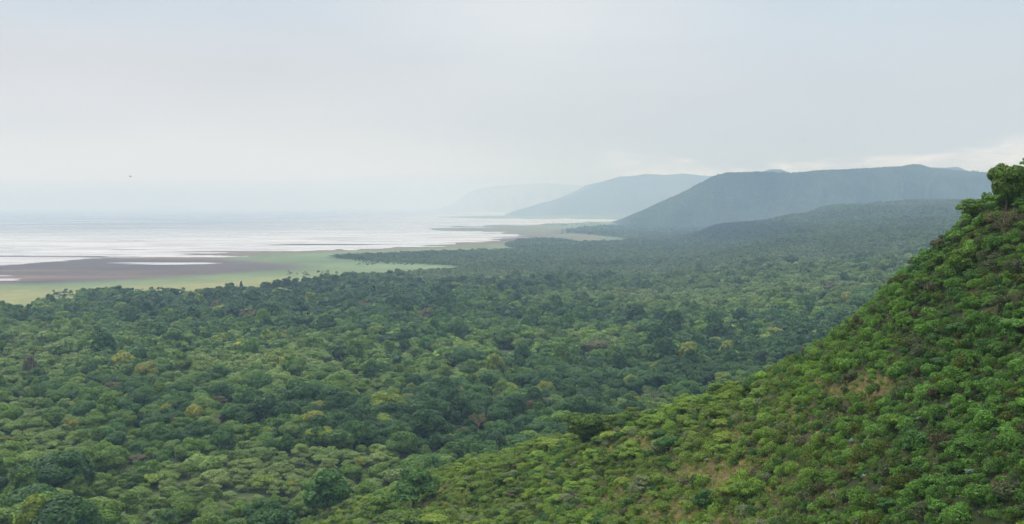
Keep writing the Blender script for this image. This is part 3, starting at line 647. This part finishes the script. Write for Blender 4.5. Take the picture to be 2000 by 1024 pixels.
# --- far forest: one mass, every tree a small crown of leaf clumps
def far_template(nq, sz, R, hh):
    v, f = crown(lobes_round(5, R, hh*.4, hh, .8, .5), nq, sz, low=-.05, wild=.35); return v.reshape(-1, 4, 3)
far_V, far_T, far_L = [], [], []
def far_trees(P, z, c, nq, sz, R, hh, smin=.7, smax=1.25):
    tm = [far_template(nq, sz, R, hh) for _ in range(6)]; which = rng.integers(6, size=len(P)); a = rng.random(len(P))*6.28; s = rng.uniform(smin, smax, len(P))
    for k in range(6):
        i = np.nonzero(which == k)[0]
        if not len(i): continue
        T = tm[k].reshape(-1, 3)[None]*s[i, None, None]; ca, sa = np.cos(a[i])[:, None], np.sin(a[i])[:, None]
        V = np.stack([T[..., 0]*ca-T[..., 1]*sa+P[i, 0, None], T[..., 0]*sa+T[..., 1]*ca+P[i, 1, None], T[..., 2]*rng.uniform(.8, 1.2, len(i))[:, None]+z[i, None]], -1)
        far_V.append(V.reshape(-1, 3).astype(np.float32)); far_T.append(np.repeat(c[i], T.shape[1], 0).astype(np.float32)); far_L.append(np.clip(rng.normal(.45, .2, len(i)*nq), 0, 1))
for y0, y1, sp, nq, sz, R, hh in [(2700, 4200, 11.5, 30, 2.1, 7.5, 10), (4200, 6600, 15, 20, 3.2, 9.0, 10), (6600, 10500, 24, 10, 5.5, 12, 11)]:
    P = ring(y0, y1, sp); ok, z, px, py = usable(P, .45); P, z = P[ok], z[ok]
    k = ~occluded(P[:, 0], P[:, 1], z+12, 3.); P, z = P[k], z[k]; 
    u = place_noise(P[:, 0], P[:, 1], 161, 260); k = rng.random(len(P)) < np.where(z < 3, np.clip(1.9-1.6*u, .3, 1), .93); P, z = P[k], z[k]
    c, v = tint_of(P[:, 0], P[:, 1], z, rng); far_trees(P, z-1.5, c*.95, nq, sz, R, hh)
# thin fringe of bushes out on the grass and along the far spits
Pp = []
for n, (x0, x1, ya, yb) in [(260, (690, 900, 496, 520)), (160, (150, 360, 566, 580)), (120, (560, 760, 532, 556)), (160, (1060, 1215, 436, 442)), (110, (1010, 1215, 420, 424)), (120, (100, 240, 570, 592)), (200, (1080, 1240, 452, 458)), (160, (1070, 1200, 474, 480))]:
    q = np.c_[rng.uniform(x0, x1, n), ya+(yb-ya)*rng.beta(1.2, 1.2, n)]; Pp.append(q)
Pp = np.concatenate(Pp); Yp = H*F/(Pp[:, 1]-Y0); P = np.c_[(Pp[:, 0]-CX)/F*Yp, Yp]; c, v = tint_of(P[:, 0], P[:, 1], np.zeros(len(P)), rng)
near_ = P[:, 1] < 9000
far_trees(P[near_], np.zeros(near_.sum()), c[near_]*.8, 16, 2.0, 4.5, 6, .5, 1.3); far_trees(P[~near_], np.zeros((~near_).sum()), c[~near_]*.8, 8, 4.5, 11, 7, .5, 1.1)
# trees on the blue hill
nr_, ncb = BIG.shape[:2]; a_ = rng.integers(0, nr_-1, 9000); b_ = rng.integers(0, ncb-1, 9000); fu, fv = rng.random(9000)[:, None], rng.random(9000)[:, None]
Q = (BIG[a_, b_]*(1-fv)+BIG[a_, b_+1]*fv)*(1-fu)+(BIG[a_+1, b_]*(1-fv)+BIG[a_+1, b_+1]*fv)*fu
c = np.stack([DEEP*rng.uniform(1.0, 1.6) for _ in range(9000)]); far_trees(Q[:, :2], Q[:, 2]-2, c*.8, 8, 4.0, 10, 8, .5, 1.2)
fv_ = np.concatenate(far_V); ft_ = np.concatenate(far_T); fl_ = np.concatenate(far_L)
tag(link('distant_forest', mesh('distant_forest', fv_, np.arange(len(fv_)).reshape(-1, 4), [M_FAR], False, fattr=fl_, vcol=ft_)), kind='stuff')
print('far quads', len(fl_)); del fv_, ft_, far_V, far_T

# --- plants of the slope in front
def slope_sites(sp, keep):
    xs = np.arange(-230, 345, sp); ys = np.arange(110, 700, sp); A, B = np.meshgrid(xs, ys); P = np.c_[A.ravel(), B.ravel()]+rng.uniform(-.5, .5, (A.size, 2))*sp
    z = hill(P[:, 0], P[:, 1]); px, py = proj(P[:, 0], P[:, 1], z); k = (z > valley(P[:, 0], P[:, 1])-.5) & (px > -150) & (px < 2250) & (py < 1180)
    P, z, px, py = P[k], z[k], px[k], py[k]; k = ~occluded(P[:, 0], P[:, 1], z+4, 4.) & clear_of_marks(P[:, 0], P[:, 1], .33); P, z, px, py = P[k], z[k], px[k], py[k]
    d = blob(px, py, DRY); k = rng.random(len(P)) < keep(px, py, d, P); return P[k], z[k], px[k], py[k], d[k]
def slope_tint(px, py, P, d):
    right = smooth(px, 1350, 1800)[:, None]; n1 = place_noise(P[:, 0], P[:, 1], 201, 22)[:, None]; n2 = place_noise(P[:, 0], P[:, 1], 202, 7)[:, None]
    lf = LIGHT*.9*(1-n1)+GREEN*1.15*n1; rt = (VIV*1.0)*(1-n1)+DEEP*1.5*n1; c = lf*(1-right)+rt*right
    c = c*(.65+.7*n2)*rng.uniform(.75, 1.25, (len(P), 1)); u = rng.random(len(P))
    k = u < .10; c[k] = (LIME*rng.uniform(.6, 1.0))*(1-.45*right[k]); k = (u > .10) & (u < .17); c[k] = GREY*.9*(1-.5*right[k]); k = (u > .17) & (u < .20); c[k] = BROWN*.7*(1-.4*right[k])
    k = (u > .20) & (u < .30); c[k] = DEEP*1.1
    return c
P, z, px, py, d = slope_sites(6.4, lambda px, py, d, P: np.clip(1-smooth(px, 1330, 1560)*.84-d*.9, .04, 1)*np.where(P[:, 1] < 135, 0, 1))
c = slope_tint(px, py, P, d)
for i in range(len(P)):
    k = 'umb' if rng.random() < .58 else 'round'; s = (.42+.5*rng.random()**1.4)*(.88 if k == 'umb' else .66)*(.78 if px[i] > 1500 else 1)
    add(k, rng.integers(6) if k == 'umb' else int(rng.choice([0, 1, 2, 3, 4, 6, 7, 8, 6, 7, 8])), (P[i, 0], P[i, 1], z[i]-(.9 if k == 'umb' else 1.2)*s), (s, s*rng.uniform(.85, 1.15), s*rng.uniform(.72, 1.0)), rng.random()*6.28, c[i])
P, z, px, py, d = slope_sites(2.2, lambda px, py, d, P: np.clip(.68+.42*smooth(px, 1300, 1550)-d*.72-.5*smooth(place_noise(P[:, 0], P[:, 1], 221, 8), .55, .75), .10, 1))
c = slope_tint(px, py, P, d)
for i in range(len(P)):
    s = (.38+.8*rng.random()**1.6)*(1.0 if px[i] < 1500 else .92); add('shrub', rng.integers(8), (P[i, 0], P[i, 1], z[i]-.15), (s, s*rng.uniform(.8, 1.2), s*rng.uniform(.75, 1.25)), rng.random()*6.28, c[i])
n_woody = len(RECS)
P, z, px, py, d = slope_sites(1.3, lambda px, py, d, P: np.clip(1.0-.75*d-.5*smooth(place_noise(P[:, 0], P[:, 1], 231, 10), .58, .75), .12, 1))
c = slope_tint(px, py, P, d*0)*.95
for i in range(len(P)): s = rng.uniform(.5, 1.35); add('herb', rng.integers(4), (P[i, 0], P[i, 1], z[i]-.1), (s, s, s*rng.uniform(.6, 1.3)), rng.random()*6.28, c[i])
n_herb = len(RECS)
P, z, px, py, d = slope_sites(1.1, lambda px, py, d, P: np.clip(d*1.25-.12+.35*smooth(place_noise(P[:, 0], P[:, 1], 241, 12), .55, .75)*(px < 1700), 0, .9))
for i in range(len(P)): s = rng.uniform(.6, 1.4); add('tuft', rng.integers(4), (P[i, 0], P[i, 1], z[i]), (s, s, s*rng.uniform(.6, 1.2)), rng.random()*6.28, np.array([.27, .22, .115])*rng.uniform(.6, 1.25) if rng.random() < .8 else LIGHT*1.1)
print('plants', n_woody, 'valley', n_valley, 'herbs', n_herb-n_woody, 'tufts', len(RECS)-n_herb)

# --- which of them show largest: paint them far to near into a small picture
BUF = np.full((512, 1000), -1, np.int32)
pr = np.array([(*r.p, r.s[0], r.s[2]) for r in RECS]); Rm = np.array([libs(r.kind, r.lod)[r.var].R for r in RECS])*pr[:, 3]; Hm = np.array([libs(r.kind, r.lod)[r.var].h for r in RECS])*pr[:, 4]
occ = occluded(pr[:, 0], pr[:, 1], pr[:, 2]+Hm, 0.)
PXc, PYc = proj(pr[:, 0], pr[:, 1], pr[:, 2]+Hm*.6); RX = Rm*F/pr[:, 1]*.95; RY = Hm*F/pr[:, 1]*.42
for i in np.argsort(-pr[:, 1]):
    if occ[i] or i >= n_woody: continue
    x, y, rx, ry = PXc[i]/2, PYc[i]/2, RX[i]/2, RY[i]/2
    a, b, c_, d_ = max(0, int(x-rx)), min(1000, int(x+rx)+1), max(0, int(y-ry)), min(512, int(y+ry)+1)
    if a >= b or c_ >= d_: continue
    yy, xx = np.mgrid[c_:d_, a:b]; m_ = ((xx-x)/rx)**2+((yy-y)/ry)**2 < 1; BUF[c_:d_, a:b][m_] = i
area = np.bincount(BUF[BUF >= 0], minlength=len(RECS))
single = {}
kindname = {'bare': 'bare_tree', 'round': 'broadleaf_tree', 'umb': 'acacia_tree', 'shrub': 'shrub'}
for k in kindname:
    idx = [i for i, r in enumerate(RECS) if r.kind == k and not r.lod and (area[i] >= 10 or r.fixed)]; idx.sort(key=lambda i: -(area[i]+(1e6 if RECS[i].fixed else 0)))
    single[k] = idx[:290]
chosen = set(i for v in single.values() for i in v)
print({k: len(v) for k, v in single.items()})

# --- the individuals
nums = {}
def put_plant(i):
    r = RECS[i]; K = libs(r.kind)[r.var]; nm = kindname[r.kind]
    if r.kind == 'shrub':
        o = D.objects.new(nm, K.both); COL.objects.link(o); o['tint'] = r.c
    else:
        o = D.objects.new(nm, None); COL.objects.link(o); o.empty_display_size = .5
        for part, me in (('crown', K.crown), ('trunk', K.trunk)):
            ch = D.objects.new(part, me); COL.objects.link(ch); ch.parent = o; ch['tint'] = r.c
            if i == MK_PALE and part == 'trunk': ch.data = me.copy(); ch.data.materials[0] = M_PALEBARK
    o.location = r.p; o.rotation_euler = (0, 0, r.rot); o.scale = r.s; o['category'] = 'tree' if r.kind != 'shrub' else 'shrub'; return o
MK_PALE = 2
OBJ = {i: put_plant(i) for i in sorted(chosen)}

# labels: look + where it stands from the nearest plant that stands out
def hue(c, lum_ref=.1):
    r_, g_, b_ = c; l_ = .3*r_+.6*g_+.1*b_
    if r_ > g_*1.02: return 'brown'
    if r_ > g_*.80: return 'olive-grey' if l_ < .14 else 'yellow'
    if r_ > g_*.60: return 'lime-green' if l_ > .11 else ('light-green' if l_ > .075 else 'olive-green')
    return 'bright-green' if l_ > .085 else ('fresh-green' if l_ > .062 else ('mid-green' if l_ > .045 else 'dark-green'))
short = {0: "the lone crest tree", 1: 'the round hilltop tree', 2: "the pale-trunked tree", 3: "the large domed tree", 4: None, 7: "the slope-foot tree", 8: "the ridge-line tree",
         9: "the dark clearing tree", 11: "the brownish forest tree", 12: "the left forest's yellow tree", 14: "the yellowing row's left end", 17: "the yellowing row's widest tree", 21: "the lone yellow tree",
         23: "the flat gully-top tree", 24: "the pale forest-wall tree", 25: "the light umbrella tree", 27: "the olive grassland tree", 28: "the pale corner tree", 29: "the bright lime tree", 31: "the dry-grass dark tree",
         32: "the blue-green bush tree", 33: "the flat-topped slope tree", 35: "the rounded skyline tree", 36: 'the leaning skyline tree'}
anc = [k for k, v in short.items() if v and k < len(MK)]; AX = np.array([(PXc[k], PYc[k]) for k in anc])
buckets = {}
for i in OBJ:
    r = RECS[i]; o = OBJ[i]
    if r.label: o['label'] = r.label; o['group'] = 'trees that stand out in the forest and on the spur'; continue
    d = AX-[PXc[i], PYc[i]]; k = int(np.argmin(np.hypot(d[:, 0], d[:, 1]))); dx, dy = -d[k]; D_ = math.hypot(dx, dy)
    an = math.degrees(math.atan2(-dy, dx)) % 360; way = ['right of', 'upper right of', 'above', 'upper left of', 'left of', 'lower left of', 'below', 'lower right of'][int((an+22.5)//45) % 8]
    size = 'small' if RX[i] < (19 if r.kind == 'shrub' else 17) else ('large' if RX[i] > (30 if r.kind == 'shrub' else 30) else 'medium')
    form = {'bare': 'bare tree', 'round': 'round tree', 'umb': 'flat tree', 'shrub': 'bush'}[r.kind]
    buckets.setdefault((hue(r.c), size, form, way, k), []).append((D_, i))
rank = ['', 'second ', 'third ', 'fourth ', 'fifth ', 'sixth ', 'seventh ', 'eighth ', 'ninth ', 'tenth ', 'eleventh ', 'twelfth ', 'thirteenth ', 'fourteenth ', 'fifteenth ', 'sixteenth ', 'seventeenth ', 'eighteenth ', 'nineteenth ', 'twentieth ']
for (h_, size, form, way, k), L in buckets.items():
    L.sort()
    for n, (D_, i) in enumerate(L):
        OBJ[i]['label'] = (f"{h_} {size} {form} {way} {short[anc[k]]}" if len(L) == 1 else f"{(rank[n]+'nearest') if n < 20 else 'farthest'} {h_} {size} {form} {way} {short[anc[k]]}")
        OBJ[i]['group'] = {'bare': 'bare trees scattered through the forest', 'round': 'broad-leaved trees of the valley and spur', 'umb': 'umbrella thorn trees of the woodland', 'shrub': 'shrubs on the slope'}[RECS[i].kind]

# --- all other plants: instanced masses
def mass(name, idx, kinds):                             # kinds: list of (kind, lod) whose variants are used
    tab = [(k, l_, v) for k, l_ in kinds for v in range(len(libs(k, l_)))]; num = {t_: n for n, t_ in enumerate(tab)}
    me = D.meshes.new(name); me.vertices.add(len(idx)); me.vertices.foreach_set('co', np.array([RECS[i].p for i in idx], np.float32).ravel())
    for nm, ty, key, vals in (('tint', 'FLOAT_VECTOR', 'vector', np.array([RECS[i].c for i in idx], np.float32).ravel()), ('siz', 'FLOAT_VECTOR', 'vector', np.array([RECS[i].s for i in idx], np.float32).ravel()),
                              ('turn', 'FLOAT_VECTOR', 'vector', np.array([(0, 0, RECS[i].rot) for i in idx], np.float32).ravel()), ('which', 'INT', 'value', np.array([num[(RECS[i].kind, RECS[i].lod, RECS[i].var)] for i in idx], np.int32))):
        a = me.attributes.new(nm, ty, 'POINT'); a.data.foreach_set(key, vals)
    o = link(name, me); tag(o, kind='stuff'); ng = D.node_groups.new(name, 'GeometryNodeTree'); ng.interface.new_socket('Geometry', in_out='INPUT', socket_type='NodeSocketGeometry'); ng.interface.new_socket('Geometry', in_out='OUTPUT', socket_type='NodeSocketGeometry')
    q = NT(ng); gi = q.new('NodeGroupInput'); go = q.new('NodeGroupOutput'); J = q.new('GeometryNodeJoinGeometry')
    def named(nm, ty):
        n = q.new('GeometryNodeInputNamedAttribute', data_type=ty); n.inputs[0].default_value = nm; return n.outputs[0]
    wh, si, tu = named('which', 'INT'), named('siz', 'FLOAT_VECTOR'), named('turn', 'FLOAT_VECTOR')
    for (k, l_, v), n in num.items():
        K = libs(k, l_)[v]; po = D.objects.new('plant_form', K.both)
        oi = q.new('GeometryNodeObjectInfo'); oi.inputs[0].default_value = po; oi.inputs['As Instance'].default_value = False
        cmp_ = q.new('FunctionNodeCompare', data_type='INT', operation='EQUAL'); q.l.new(wh, cmp_.inputs[2]); cmp_.inputs[3].default_value = n
        ip = q.new('GeometryNodeInstanceOnPoints'); q.l.new(gi.outputs[0], ip.inputs['Points']); q.l.new(cmp_.outputs[0], ip.inputs['Selection']); q.l.new(oi.outputs['Geometry'], ip.inputs['Instance'])
        q.l.new(si, ip.inputs['Scale']); q.l.new(tu, ip.inputs['Rotation']); q.l.new(ip.outputs[0], J.inputs[0])
    q.l.new(J.outputs[0], go.inputs[0]); md = o.modifiers.new('scatter', 'NODES'); md.node_group = ng; return o
rest = [i for i in range(len(RECS)) if i not in chosen]
mass('forest', [i for i in rest if i < n_valley], [('round', 0), ('umb', 0), ('round', 1), ('umb', 1), ('bare', 0), ('bare', 1)])
mass('undergrowth', [i for i in rest if n_valley <= i < n_woody], [('round', 0), ('umb', 0), ('shrub', 0)])
mass('ground_cover', range(n_woody, n_herb), [('herb', 0)])
mass('dry_grass', range(n_herb, len(RECS)), [('tuft', 0)])

# ---------------------------------------------------------------- agaves, birds, the twig at the edge
def agave(R=.9, n=30):
    V, Fc = [], []
    for i in range(n):
        a = 2.399*i; up = .15+.95*(i/n); L_ = R*(.75+.35*rng.random()); d = np.array([math.cos(a)*math.cos(up), math.sin(a)*math.cos(up), math.sin(up)]); sd_ = np.array([-math.sin(a), math.cos(a), 0])*.085*R; o0 = len(V)
        for t_, w_, dz in ((.05, .6, 0), (.4, 1.1, .02), (.75, .7, -.02), (1, .05, -.08)):
            p = d*L_*t_+np.array([0, 0, dz*R]); V += [p-sd_*w_, p+sd_*w_, p-np.array([0, 0, .05*R*w_])]
        for k in range(3):
            b = o0+3*k
            for j in range(3): Fc.append((b+j, b+(j+1) % 3, b+3+(j+1) % 3, b+3+j))
    return np.array(V), np.array(Fc)
M_AGAVE = simple('agave_leaves', (.16, .25, .18), (.30, .40, .31), 3, .6)
AG = mesh('agave_leaves', *agave(), [M_AGAVE])
AGP = [(1855, 812, 12, 'pale agave with a dead leaf skirt on a stem, right half of the steep slope'), (1797, 832, 9, 'pale blue-green agave left of the skirted agave on the steep slope'), (1687, 878, 8, 'pale agave rosette of the close pair left of the bare-stemmed tree, right-hand one'),
       (1663, 874, 8, 'pale agave rosette of the close pair left of the bare-stemmed tree, left-hand one'), (1729, 934, 7, 'single agave rosette on bare soil right of the brownish bare tree'), (1687, 944, 9, 'agave rosette directly above the widest gap near the bottom of the slope'),
       (1726, 964, 9, 'whitest agave rosette on the lower slope on open soil'), (1627, 975, 7, 'small agave rosette upper of three low on the slope left side'), (1617, 1012, 8, 'agave rosette at the bottom edge, left of the two there'), (1631, 1016, 7, 'agave rosette at the bottom edge, right of the two there'),
       (1894, 934, 11, 'bluish agave clump among bright shrubs toward the lower right'), (1988, 940, 10, 'agave rosette at the right edge of the lower slope'), (1900, 855, 9, 'agave rosette below and right of the skirted agave'), (1380, 905, 6, 'small pale agave on the dry part of the spur')]
for n, (px, py, rp, lb) in enumerate(AGP):
    Y = cast(px, py)[0]; x = (px-CX)/F*Y; z = float(surf(x, Y)); s = rp/F*Y/.9*1.15
    lift = 1.1 if n == 0 else .6
    o = D.objects.new('agave_plant', None); COL.objects.link(o); o.location = (x, Y, z+lift*0); o.scale = (s,)*3; o.rotation_euler = (0, 0, rng.random()*6); tag(o, lb, 'agave', 'agaves on the slope')
    c_ = D.objects.new('rosette', AG); COL.objects.link(c_); c_.parent = o; c_.location = (0, 0, lift/s)
    v, f = tube([(0, 0, -.5/s), (.03, 0, lift*.5/s), (0, 0, (lift+.1)/s)], [.16, .22 if n == 0 else .13, .14], 7); st = D.objects.new('stem', mesh('stem', v, f, [M_DEAD])); COL.objects.link(st); st.parent = o
def bird(px, py, Y, span, yaw, roll, mat, label):
    P = [tube([(0, -.34, 0), (0, -.24, .01), (0, 0, .02), (0, .22, .02), (0, .32, .03), (0, .40, .02)], [.008, .05, .085, .075, .05, .006], 8)]
    for sgn in (-1, 1):
        V = []; st = [(0, .16, -.10), (.35, .20, -.06), (.62, .10, -.08), (1.0, -.16, -.20)]
        for u, a, b in st:
            zz_ = .03+.10*math.sin(u*2.2); V += [(sgn*u*.5, a, zz_+.012*(1-u)), (sgn*u*.5, b, zz_+.012*(1-u)), (sgn*u*.5, b, zz_-.006), (sgn*u*.5, a, zz_-.006)]
        Fc = [(k*4+j, k*4+(j+1) % 4, k*4+4+(j+1) % 4, k*4+4+j) for k in range(3) for j in range(4)]; P.append((np.array(V), np.array(Fc)))
        V = [(0, -.26, .03), (sgn*.05, -.28, .03), (sgn*.11, -.56, .03), (sgn*.02, -.42, .03)]; V += [(a, b, c-.01) for a, b, c in V]
        P.append((np.array(V), np.array([(0, 1, 2, 3), (7, 6, 5, 4), (0, 4, 5, 1), (1, 5, 6, 2), (2, 6, 7, 3), (3, 7, 4, 0)])))
    v, f = cat(P); o = link('bird', mesh('bird', v, f, [mat])); o.location = wpos(px, py, Y); o.scale = (span*1.35,)*3; o.rotation_euler = (roll, roll*.6, yaw); tag(o, label, 'bird', 'birds in flight')
bird(254.5, 345, 95, .24, 1.3, .3, M_FEATHER, 'small dark bird flying alone in the sky above the lake')
bird(1573, 275, 120, .20, .7, .9, M_FEATHER, 'tiny dark bird in the sky above the right-hand hill')
bird(730, 561, 70, .26, .9, .9, M_FEATHER, 'dark bird gliding in front of the forest edge below the green shore')
bird(602.5, 613, 70, .23, 2.6, -.8, M_FEATHER, 'brown and black bird in flight before the dark middle forest')
tw = [tube([(-2.75, 5, float(surf(-2.75, 5))-.1), (-2.73, 5, 177.6), (-2.66, 5.02, 178.6), (-2.5, 5, 178.93), (-2.29, 5, 178.94)], [.02, .016, .008, .005, .002], 6)]
for k in range(7):
    a = .12+.13*k; p = np.array([-2.66+.36*k/6, 5.01, 178.7+.24*math.sin(k/6*1.57)]); tw.append(tube([p, p+[.03, .01, .008 if k % 2 else -.012], p+[.06, .015, .012 if k % 2 else -.016]], [.001, .003, .001], 4))
tag(link('twig', mesh('twig', *cat(tw), [simple('twig_bark', (.10, .11, .04), (.22, .21, .09), 9)])), 'thin tan-green twig tip poking in from the left edge', 'twig')

# ---------------------------------------------------------------- haze
hm = D.materials.new('haze'); hm.use_nodes = True; q = NT(hm.node_tree); q.n.clear(); out = q.new('ShaderNodeOutputMaterial')
pv = q.new('ShaderNodeVolumePrincipled'); pv.inputs['Color'].default_value = (*HAZE_COLOR, 1); pv.inputs['Density'].default_value = HAZE_DENSITY; pv.inputs['Absorption Color'].default_value = (.60, .45, 0, 1); pv.inputs['Anisotropy'].default_value = HAZE_ANISO
q.l.new(pv.outputs[0], out.inputs['Volume'])
zb, zt = -6.0, 850.0; x0, x1, y0, y1 = -72500, 72500, -30500, 65000
hv = [(x, y, z) for z in (zb, zt) for y in (y0, y1) for x in (x0, x1)]
hz = link('haze', mesh('haze', hv, [(0, 2, 3, 1), (4, 5, 7, 6), (0, 1, 5, 4), (2, 6, 7, 3), (0, 4, 6, 2), (1, 3, 7, 5)], [hm])); tag(hz, kind='stuff')
